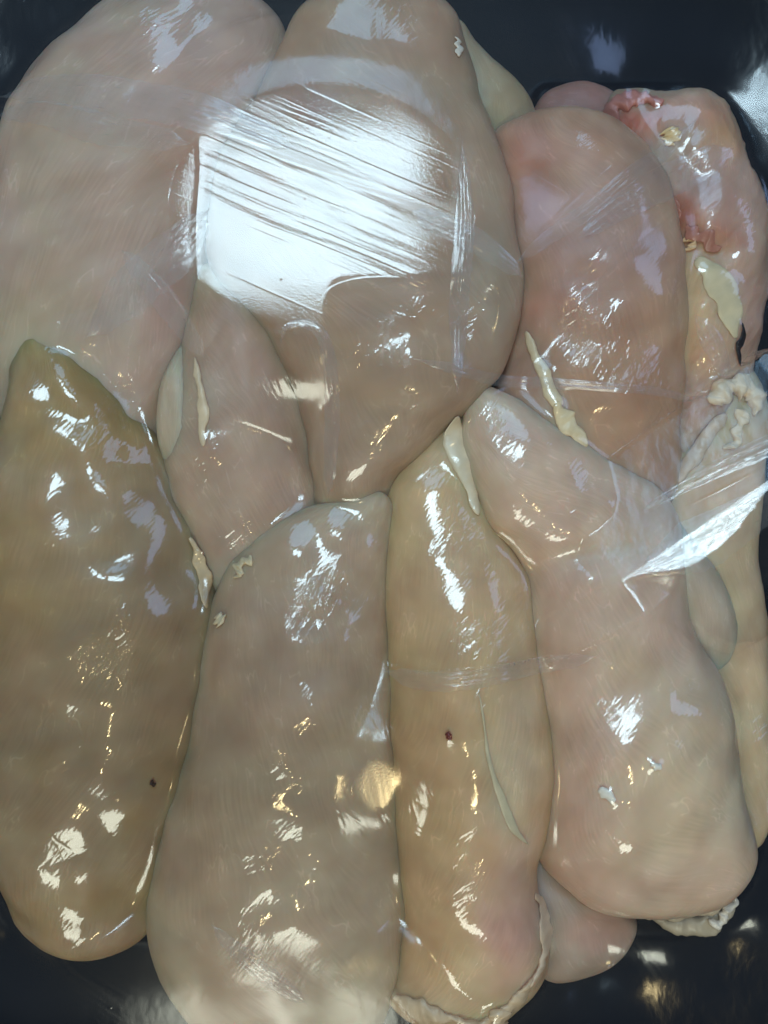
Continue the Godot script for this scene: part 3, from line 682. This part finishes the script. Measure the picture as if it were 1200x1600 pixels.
func film() -> void:
	# close pinholes of the height map
	var filled := tops.duplicate()
	for j in range(1, NZ - 1):
		for i in range(1, NX - 1):
			var k := j * NX + i
			var around := (tops[k - 1] + tops[k + 1] + tops[k - NX] + tops[k + NX]) * 0.25
			filled[k] = maxf(tops[k], around)
	tops = filled
	# [middle, half size x, half size z]: where air lies between film and meat
	var free := [[Vector2(-19.0, -95.2), 50.0, 40.0], [Vector2(-1.9, 83.4), 14.0, 22.0], [Vector2(-36.0, 158.0), 42.0, 18.0], [Vector2(40.0, -144.0), 34.0, 32.0], [Vector2(17.5, 64.0), 20.0, 20.0], [Vector2(94.3, 11.8), 22.0, 24.0], [Vector2(70.7, -92.3), 26.0, 22.0]]
	# taut flat stretches between high points: [middle, half size x, half size z, height, slope x, slope z, how it falls off]
	var taut := [[Vector2(-18.4, -89.2), 43.0, 35.0, 50.5, 0.0, 0.0, 0.010], [Vector2(-2.3, 80.9), 5.5, 7.5, 46.4, 0.0, 0.0, 0.03], [Vector2(-33.7, 153.4), 24.0, 9.0, 42.2, 0.0, -0.12, 0.004]]
	var step := 3.0
	var old := PackedFloat32Array()
	var ow := 0
	var oh := 0
	var ground := PackedFloat32Array()
	for level in 3:
		step = [3.0, 1.5, 0.75][level]
		var w := int(312.0 / step) + 1
		var h := int(402.0 / step) + 1
		var y := PackedFloat32Array()
		var pull := PackedFloat32Array()
		y.resize(w * h)
		ground.resize(w * h)
		pull.resize(w * h)
		for j in h:
			for i in w:
				var k := j * w + i
				var x := X0 + i * step
				var z := Z0 + j * step
				var g := height(x, z) + 0.45
				var sticks := clampf((g - 16.0) / 10.0, 0.0, 1.0)
				var fr := 0.0
				for q in free:
					var dx: float = (x - q[0].x) / q[1]
					var dz: float = (z - q[0].y) / q[2]
					fr = maxf(fr, smoothstep(1.25, 0.8, sqrt(dx * dx + dz * dz)))
				for q in taut:
					var ex: float = (x - q[0].x) / q[1]
					var ez: float = (z - q[0].y) / q[2]
					var past: float = maxf(sqrt(ex * ex + ez * ez) - 1.0, 0.0) * sqrt(q[1] * q[2])
					if past < 30.0:
						var flat: float = q[3] + q[4] * (x - q[0].x) + q[5] * (z - q[0].y) - q[6] * past * past
						if q[1] > 40.0:
							flat -= 2.5 * smoothstep(0.0, 2.0, stuck(Vector2(x, z)))
						if flat > g:
							g = flat
				ground[k] = g
				pull[k] = step * step * lerpf(lerpf(0.0012, 0.045, sticks), 0.0008, fr)
				if level == 0:
					y[k] = maxf(g, 37.5)
				else:
					var fx := minf(i * 0.5, ow - 1.001)
					var fz := minf(j * 0.5, oh - 1.001)
					var a := int(fx)
					var b := int(fz)
					y[k] = maxf(g, lerpf(lerpf(old[b * ow + a], old[b * ow + a + 1], fx - a), lerpf(old[(b + 1) * ow + a], old[(b + 1) * ow + a + 1], fx - a), fz - b))
				if i == 0 or j == 0 or i == w - 1 or j == h - 1:
					y[k] = 37.5
		for turn in [160, 70, 24][level]:
			for j in range(1, h - 1):
				var k := j * w
				for i in range(1, w - 1):
					k += 1
					var t := (y[k - 1] + y[k + 1] + y[k - w] + y[k + w]) * 0.25 - pull[k]
					t = y[k] + 1.5 * (t - y[k])
					y[k] = t if t > ground[k] else ground[k]
		old = y
		ow = w
		oh = h
	# where it touches the meat
	var touch := PackedFloat32Array()
	touch.resize(ow * oh)
	for j in oh:
		for i in ow:
			var k := j * ow + i
			touch[k] = clampf(1.0 - (old[k] - height(X0 + i * step, Z0 + j * step) - 0.45) / 0.5, 0.0, 1.0)
	for turn in 5:
		var next := old.duplicate()
		for j in range(1, oh - 1):
			var k := j * ow
			for i in range(1, ow - 1):
				k += 1
				next[k] = old[k] * 0.4 + (old[k - 1] + old[k + 1] + old[k - ow] + old[k + ow]) * 0.15
		old = next
	# the pleat at the right: a flat tilted face that rises from a line, [from, to, start height, rise along it, more rise, rise across, widest mm]
	for q in [[Vector2(69.1, 20.2), Vector2(118.9, -14.8), 50.5, 0.026, 0.05, 0.258, 8.5], [Vector2(69.1, 20.2), Vector2(77.6, 33.1), 50.5, 0.26, 0.0, 0.03, 1.6]]:
		var a: Vector2 = q[0]
		var d: Vector2 = (q[1] - a)
		var length := d.length()
		d /= length
		var side := Vector2(-d.y, d.x) * (1.0 if d.y < 0.0 else -1.0)
		for j in oh:
			for i in ow:
				var v := Vector2(X0 + i * step, Z0 + j * step) - a
				var t := v.dot(d) / length
				var s := v.dot(side)
				if t > -0.1 and t < 1.3 and s > -30.0 and s < 50.0:
					var w: float = q[6] * (0.12 + 0.88 * smoothstep(0.0, 0.35, t)) * (1.0 - 0.85 * smoothstep(0.45, 0.95, t))
					var tt := clampf(t, 0.0, 1.2)
					var yy: float = q[2] + length * (q[3] * tt + q[4] * tt * tt) + q[5] * clampf(s, 0.0, w)
					var past := maxf(s - w, 0.0)
					yy -= 0.10 * past + 0.018 * past * past if past > 0.0 else 0.45 * maxf(-s, 0.0)
					yy -= (maxf(-t, 0.0) + maxf(t - 0.75, 0.0) * (2.4 if q[6] < 4.0 else 0.0)) * length
					if yy > old[j * ow + i]:
						old[j * ow + i] = yy
						touch[j * ow + i] = 0.0
	var p := PackedVector3Array()
	var uv := PackedVector2Array()
	for j in oh:
		for i in ow:
			p.append(Vector3(X0 + i * step, old[j * ow + i], Z0 + j * step))
			uv.append(Vector2(float(i) / (ow - 1), float(j) / (oh - 1)))
	# relief of the film: grain everywhere, wrinkles where it clings, brushed scuffs over the large breast
	relief.resize(PW * PH)
	var gloss := PackedByteArray()
	gloss.resize((PW / 2) * (PH / 2))
	var haze := PackedFloat32Array()
	haze.resize((PW / 2) * (PH / 2))
	var scuff_at: Vector2 = Vector2(-7.5, -88.3)
	for y in PH:
		for x in PW:
			var mx := X0 + x * 0.2
			var mz := Z0 + y * 0.2
			var c := touch[mini(int(y * 0.2666667), oh - 1) * ow + mini(int(x * 0.2666667), ow - 1)]
			var touch0 := c
			var hung := 0.0
			for q in taut:
				if Vector2((mx - q[0].x) / (q[1] + 2.0), (mz - q[0].y) / (q[2] + 2.0)).length_squared() < 1.0:
					hung = 1.0
			var v := 0.003 * soft_noise.get_noise_2d(mx * 1.9, mz * 1.9) + 0.035 * rough_noise.get_noise_2d(mx * 0.16, mz * 0.10) * (1.0 - touch0) * (1.0 - hung)
			if hung > 0.0:
				if stuck(Vector2(mx, mz)) > 0.0:
					hung = 0.0
				else:
					c = 0.0
			if hung > 0.0:
				v += 0.0025 * rough_noise.get_noise_2d(mx * 0.9, mz * 0.9) + 0.010 * soft_noise.get_noise_2d(mx * 0.03, mz * 0.03)
			if c > 0.01:
				var blend := clampf(0.5 + 2.5 * soft_noise.get_noise_2d(mx * 0.012 + 7.0, mz * 0.012), 0.0, 1.0)
				var much := clampf(-0.05 + 1.7 * soft_noise.get_noise_2d(mx * 0.03 + 70.0, mz * 0.03), 0.0, 1.0)
				var one := 0.0
				if blend < 1.0: one = rough_noise.get_noise_2d((mx * 0.87 + mz * 0.5) * 0.40, (mx * -0.5 + mz * 0.87) * 0.09)
				var two := 0.0
				if blend > 0.0: two = rough_noise.get_noise_2d((mx * 0.6 + mz * 0.8) * 0.40 + 40.0, (mx * -0.8 + mz * 0.6) * 0.09)
				v += c * (0.010 + 0.27 * much * much * (1.0 - 0.6 * smoothstep(60.0, 100.0, mz))) * (lerpf(one, two, blend) + 0.5 * absf(lerpf(two, one, blend)))
			if c > 0.01:
				v += c * 0.016 * soft_noise.get_noise_2d((mx * 0.75 + mz * 0.66) * 0.85, (mx * -0.66 + mz * 0.75) * 0.22)
			var du := (mx - scuff_at.x) / 62.0
			var dv := (mz - scuff_at.y - 0.4 * (mx - scuff_at.x)) / 22.0
			var r2 := du * du + dv * dv
			if r2 < 1.5:
				var across := mz - 0.42 * mx + 0.6 * soft_noise.get_noise_2d(mx * 0.02, mz * 0.02)
				var band := clampf(0.42 + 2.0 * soft_noise.get_noise_2d(across * 0.2 + 3.0, (mx + 0.4 * mz) * 0.004), 0.0, 1.0)
				v += 0.05 * band * band * smoothstep(1.5, 0.3, r2) * rough_noise.get_noise_2d(across * 0.8, (mx + 0.4 * mz) * 0.012)
			relief[y * PW + x] = v
			if x % 2 == 0 and y % 2 == 0:
				gloss[(y / 2) * (PW / 2) + x / 2] = int(clampf(lerpf(0.55, 0.28, c) - 0.27 * hung + 0.16 * hung * smoothstep(40.0, 60.0, mz) + 0.8 * smoothstep(118.0, 135.0, mz) * smoothstep(10.0, -20.0, mx) * smoothstep(-85.0, -62.0, mx) + 0.12 * soft_noise.get_noise_2d(mx * 0.05, mz * 0.05 + 9.0), 0.1, 1.0) * 255.0)
	# cloudy bands where the film is stretched white: [line, half width mm, strength]
	for q in cloudy():
		var line := open_spline(PackedVector2Array(q[0]), 3)
		var lo := line[0]
		var hi := line[0]
		for v in line:
			lo = lo.min(v)
			hi = hi.max(v)
		var reach: float = q[1] * 2.0
		var d := (line[line.size() - 1] - line[0]).normalized()
		for y in range(maxi(int((lo.y - reach - Z0) * 2.5), 0), mini(int((hi.y + reach - Z0) * 2.5), PH / 2)):
			for x in range(maxi(int((lo.x - reach - X0) * 2.5), 0), mini(int((hi.x + reach - X0) * 2.5), PW / 2)):
				var v := Vector2(X0 + x * 0.4, Z0 + y * 0.4)
				var s := line_distance(v, line) / float(q[1])
				if s < 2.0:
					var streak := clampf(0.55 + 1.4 * rough_noise.get_noise_2d(v.cross(d) * 0.5, v.dot(d) * 0.02), 0.0, 1.0)
					haze[y * (PW / 2) + x] += q[2] * exp(-s * s) * streak
	creases()
	for k in gloss.size():
		gloss[k] = int(clampf(gloss[k] + 255.0 * haze[k], 0.0, 255.0))
	var m := StandardMaterial3D.new()
	m.resource_name = "cling_film"
	m.transparency = BaseMaterial3D.TRANSPARENCY_ALPHA
	m.albedo_color = Color(1, 1, 1, 0.004)
	m.roughness = 0.25
	m.roughness_texture = ImageTexture.create_from_image(Image.create_from_data(PW / 2, PH / 2, false, Image.FORMAT_L8, gloss))
	m.metallic_specular = 0.5
	m.heightmap_enabled = true
	m.heightmap_texture = picture(PW, PH, relief)
	m.heightmap_scale = 0.1
	var o := put("plastic_film", grid_mesh(p, oh, ow, PackedColorArray(), uv, false, false), m)
	var drawn := StandardMaterial3D.new()
	drawn.resource_name = "stretched_film"
	drawn.transparency = BaseMaterial3D.TRANSPARENCY_ALPHA
	drawn.albedo_color = Color(0.86, 0.88, 0.92, 0.05)
	drawn.roughness = 0.2
	M.pleat = drawn
	pleats(o, old)
	tag(o, "clear cling film stretched over the chicken breasts and tray", "cling film")


func cloudy() -> Array:
	return [
		[[Vector2(-116.5, -124.0), Vector2(-93.9, -124.9), Vector2(-71.4, -119.3), Vector2(-50.7, -114.6), Vector2(-22.5, -103.3), Vector2(7.5, -90.2), Vector2(37.6, -75.2)], 6.0, 0.5], [[Vector2(-109.0, -129.6), Vector2(-82.7, -131.5), Vector2(-56.4, -125.9), Vector2(-33.8, -118.4)], 4.0, 0.4],
		[[Vector2(-90.0, -61.3), Vector2(-76.6, -72.8), Vector2(-65.1, -76.6), Vector2(-57.5, -72.8)], 5.0, 0.5], [[Vector2(-84.3, -55.5), Vector2(-57.5, -80.4)], 4.0, 0.45], [[Vector2(-68.9, -72.8), Vector2(-51.7, -49.8)], 3.0, 0.35],
		[[Vector2(0.0, 47.1), Vector2(9.6, 49.8), Vector2(23.0, 49.8), Vector2(38.3, 47.9), Vector2(51.7, 46.3), Vector2(63.2, 44.0)], 2.2, 0.8], [[Vector2(48.5, -83.4), Vector2(64.0, -95.0), Vector2(79.5, -108.6), Vector2(91.2, -122.2)], 3.0, 0.8],
		[[Vector2(54.3, -62.1), Vector2(69.8, -79.5), Vector2(89.2, -95.0), Vector2(108.6, -106.7)], 6.0, 0.9], [[Vector2(7.7, -40.2), Vector2(30.6, -41.2), Vector2(57.5, -38.3), Vector2(88.1, -36.4), Vector2(101.5, -34.9)], 4.0, 0.35],
		[[Vector2(-33.8, -52.6), Vector2(-24.4, -53.5), Vector2(-18.8, -48.8), Vector2(-16.0, -30.1), Vector2(-16.9, -7.5)], 2.0, 0.6], [[Vector2(72.3, 15.2), Vector2(91.3, 5.7), Vector2(114.2, -7.6)], 7.0, 0.5], [[Vector2(78.0, 0.0), Vector2(97.1, -9.5), Vector2(118.0, -20.9)], 3.0, 0.6],
		[[Vector2(-11.5, 53.6), Vector2(-7.7, 72.8), Vector2(-3.8, 95.8)], 7.0, 0.3], [[Vector2(23.0, -107.2), Vector2(23.0, -72.8), Vector2(22.0, -38.3)], 3.0, 0.5], [[Vector2(100.8, -64.0), Vector2(106.7, -46.5), Vector2(110.5, -36.8)], 3.0, 0.7],
		[[Vector2(65.9, 124.1), Vector2(77.6, 131.9), Vector2(85.3, 147.4)], 4.0, 0.3], [[Vector2(-104.7, 131.9), Vector2(-81.5, 147.4), Vector2(-65.9, 155.2)], 8.0, 0.4], [[Vector2(56.2, -151.3), Vector2(58.2, -135.8), Vector2(69.8, -126.1)], 4.0, 0.4]]


# a corrugated band where the film is drawn together in a double layer, a hair above the sheet
func pleat(o: Node, film_y: PackedFloat32Array, line: Array, wide: Array, strength: float, called := "pleat") -> void:
	var path := open_spline(PackedVector2Array(line), 8)
	var n := 110
	var shares := PackedFloat32Array()
	for i in n + 1:
		shares.append(float(i) / n)
	path = along(path, shares)
	var cols := 25
	var p := PackedVector3Array()
	var colors := PackedColorArray()
	var off := path[0].x
	for i in n + 1:
		var s := shares[i]
		var d := (path[mini(i + 1, n)] - path[maxi(i - 1, 0)]).normalized()
		var side := Vector2(-d.y, d.x)
		var f := s * (wide.size() - 1)
		var k := mini(int(f), wide.size() - 2)
		var w := lerpf(wide[k], wide[k + 1], f - k)
		w *= 0.06 + 0.94 * smoothstep(0.0, 0.12, s) * smoothstep(1.0, 0.88, s)
		for j in cols:
			var c := 2.0 * j / (cols - 1) - 1.0 + (0.12 * rough_noise.get_noise_2d(s * 12.0, off + j) if j > 0 else 0.0)
			var q := path[i] + side * c * w
			var fx := clampf((q.x - X0) / 0.75, 0.0, 415.9)
			var fz := clampf((q.y - Z0) / 0.75, 0.0, 535.9)
			var a := int(fz) * 417 + int(fx)
			var y := lerpf(lerpf(film_y[a], film_y[a + 1], fx - int(fx)), lerpf(film_y[a + 417], film_y[a + 418], fx - int(fx)), fz - int(fz))
			p.append(Vector3(q.x, y + 0.12 + (1.0 - c * c) * (0.22 + strength * 1.1 * rough_noise.get_noise_2d(c * w * 0.8 + off, s * 1.6)), q.y))
	put(called, grid_mesh(p, n + 1, cols, colors, PackedVector2Array(), false, false), M.pleat, o)


func pleats(o: Node, y: PackedFloat32Array) -> void:
	pleat(o, y, [Vector2(-0.4, 48.0), Vector2(9.5, 50.2), Vector2(22.8, 49.9), Vector2(38.1, 47.6), Vector2(51.4, 46.1), Vector2(63.8, 43.0)], [2.6, 2.8, 2.6, 2.2], 0.34, "overlap_edge")
	pleat(o, y, [Vector2(7.6, -45.4), Vector2(28.4, -40.8), Vector2(49.2, -39.3), Vector2(68.1, -37.6), Vector2(87.0, -36.3), Vector2(104.0, -33.7)], [1.4, 1.8, 1.4, 0.9], 0.30)
	pleat(o, y, [Vector2(38.5, -73.2), Vector2(50.1, -82.5), Vector2(62.6, -91.5), Vector2(75.2, -102.5), Vector2(86.7, -111.4), Vector2(98.3, -123.3)], [1.5, 2.5, 2.5, 2.5, 1.0], 0.34)
	pleat(o, y, [Vector2(57.8, -81.9), Vector2(69.4, -90.6), Vector2(82.9, -98.9), Vector2(94.4, -106.0), Vector2(108.9, -113.3)], [2.0, 4.5, 5.5, 3.5], 0.40)
	pleat(o, y, [Vector2(-119.1, -128.6), Vector2(-96.4, -127.1), Vector2(-73.7, -122.9), Vector2(-51.1, -116.3), Vector2(-24.6, -105.9)], [3.0, 6.0, 6.0, 3.0], 0.24)
	pleat(o, y, [Vector2(-121.0, -122.9), Vector2(-102.1, -120.1), Vector2(-81.3, -113.5), Vector2(-56.7, -107.8)], [2.0, 5.0, 3.0], 0.18)
	pleat(o, y, [Vector2(-90.8, -52.9), Vector2(-75.6, -65.2), Vector2(-62.4, -75.6), Vector2(-51.1, -88.9)], [2.0, 7.0, 7.0, 3.0], 0.22)
	pleat(o, y, [Vector2(-77.5, -77.5), Vector2(-66.2, -64.3), Vector2(-52.9, -45.4)], [2.0, 4.0, 2.0], 0.20)
	pleat(o, y, [Vector2(7.5, -88.3), Vector2(26.3, -79.8), Vector2(41.3, -69.5)], [2.5, 4.0, 2.0], 0.22)
	pleat(o, y, [Vector2(22.9, -109.0), Vector2(23.7, -86.4), Vector2(22.2, -62.0), Vector2(21.8, -33.8)], [1.0, 3.0, 3.0, 1.0], 0.20)
	pleat(o, y, [Vector2(76.1, 0.0), Vector2(91.3, -9.1), Vector2(106.6, -16.7), Vector2(119.9, -22.8)], [0.8, 2.0, 3.0, 3.0], 0.34)
	pleat(o, y, [Vector2(73.3, 18.1), Vector2(93.2, 8.6), Vector2(110.4, -1.9), Vector2(121.8, -9.5)], [1.0, 8.0, 6.0, 3.0], 0.20)
	pleat(o, y, [Vector2(96.7, -61.3), Vector2(102.5, -51.7), Vector2(107.2, -42.1), Vector2(109.5, -36.0)], [1.5, 3.5, 2.5, 1.0], 0.42)
	pleat(o, y, [Vector2(-30.6, -48.2), Vector2(-28.7, -53.9), Vector2(-23.1, -55.2), Vector2(-17.8, -51.1), Vector2(-15.5, -37.8), Vector2(-15.9, -18.9), Vector2(-17.0, -3.8)], [0.8, 2.0, 2.4, 1.5], 0.30)
	pleat(o, y, [Vector2(-51.7, 122.6), Vector2(-44.0, 130.2), Vector2(-32.6, 139.8), Vector2(-23.0, 147.5)], [1.0, 3.0, 3.0, 1.5], 0.24)


func creases() -> void:
	crease([Vector2(0.0, 46.0), Vector2(9.6, 47.9), Vector2(23.0, 47.5), Vector2(38.3, 45.2), Vector2(51.7, 44.0), Vector2(60.3, 42.5)], 0.8, 0.45, 0.7)
	crease([Vector2(28.7, -40.6), Vector2(47.9, -39.8), Vector2(68.9, -38.3), Vector2(88.1, -37.0), Vector2(98.6, -36.0)], 0.3, 0.14)
	crease([Vector2(-17.3, -52.6), Vector2(-17.7, -62.0), Vector2(-15.0, -66.1), Vector2(-7.5, -68.4), Vector2(3.8, -68.8), Vector2(16.9, -67.6)], 0.3, 0.05)
	crease([Vector2(-16.9, -67.6), Vector2(-16.5, -52.6), Vector2(-15.0, -37.6), Vector2(-14.3, -26.3)], 0.4, 0.06)
	crease([Vector2(-54.9, -116.5), Vector2(-54.1, -101.5), Vector2(-55.2, -82.7), Vector2(-54.5, -62.0)], 0.8, 0.06)
	crease([Vector2(-8.5, -62.4), Vector2(-8.5, -53.5), Vector2(-8.6, -46.6)], 0.2, 0.05)
	crease([Vector2(-10.9, -48.8), Vector2(-7.9, -44.7), Vector2(-4.5, -47.9)], 0.2, 0.05)
	crease([Vector2(1.9, -59.4), Vector2(7.5, -57.5), Vector2(18.8, -56.0), Vector2(30.1, -54.5)], 0.25, 0.05, 0.6)
	crease([Vector2(48.5, -85.3), Vector2(58.2, -95.0), Vector2(73.7, -108.6), Vector2(89.2, -121.2)], 0.5, 0.08)
	crease([Vector2(77.6, -97.0), Vector2(89.2, -104.7), Vector2(100.8, -111.5), Vector2(106.7, -113.5)], 1.2, 0.10)
	crease([Vector2(79.5, -1.0), Vector2(93.1, -9.7), Vector2(116.4, -21.3)], 0.3, 0.10)
	crease([Vector2(85.3, 0.0), Vector2(98.9, -6.8), Vector2(116.4, -16.5)], 0.3, 0.08)
	crease([Vector2(-51.7, 72.8), Vector2(-49.8, 95.8), Vector2(-51.3, 114.9), Vector2(-49.8, 126.4)], 0.4, 0.04, 0.7)
	for k in 130:
		# tiny bubbles caught under the film
		var at := Vector2(rng.randf_range(-120, 120), rng.randf_range(-160, 160))
		if soft_noise.get_noise_2d(at.x * 0.03 + 11.0, at.y * 0.03) < 0.12:
			continue
		var r := rng.randf_range(0.25, 0.7)
		crease([at, at + Vector2(0.2, 0.5) * r, at + Vector2(0.4, 1.0) * r], r * 0.6, 0.25 * r)
	crease([Vector2(-30.3, -49.2), Vector2(-29.1, -53.9), Vector2(-23.6, -54.5), Vector2(-18.0, -52.0), Vector2(-15.9, -43.5), Vector2(-15.1, -26.5), Vector2(-16.3, -5.7)], 0.5, 0.12, 0.4)
	for spot in [[Vector2(-24.7, -36.9), 13.0, 6.0], [Vector2(-6.5, 93.2), 9.0, 6.0], [Vector2(10.5, 87.5), 5.0, 10.0], [Vector2(-2.9, 55.2), 6.0, 12.0], [Vector2(-91.3, 99.0), 18.0, 14.0]]:
		# puckers where the slack film hangs over a gap
		for k in 16:
			var at: Vector2 = spot[0] + Vector2(rng.randf_range(-1, 1) * spot[1], rng.randf_range(-1, 1) * spot[2])
			var d := Vector2(0.5, 0.86).rotated(rng.randf_range(-0.4, 0.4)) * rng.randf_range(2.0, 5.0)
			crease([at - d, at + d * 0.1, at + d], rng.randf_range(0.3, 0.6), rng.randf_range(-0.09, 0.09))
	for k in 60:
		# long brushed lines where the film was pulled tight
		var at: Vector2 = Vector2(-41.6, -96.4) + Vector2(rng.randf_range(-80, 95), rng.randf_range(-38, 36))
		var d := Vector2(0.92, 0.39).rotated(rng.randf_range(-0.05, 0.05)) * rng.randf_range(6.0, 26.0)
		crease([at - d, at, at + d], rng.randf_range(0.12, 0.3), 0.035 * rng.randf())
	for k in 26:
		var at := Vector2(rng.randf_range(-45, 50), rng.randf_range(-80, -25))
		var d := Vector2(0.55, 0.83).rotated(rng.randf_range(-0.25, 0.25)) * rng.randf_range(0.8, 3.0)
		crease([at - d, at, at + d], 0.15, 0.03 * rng.randf())
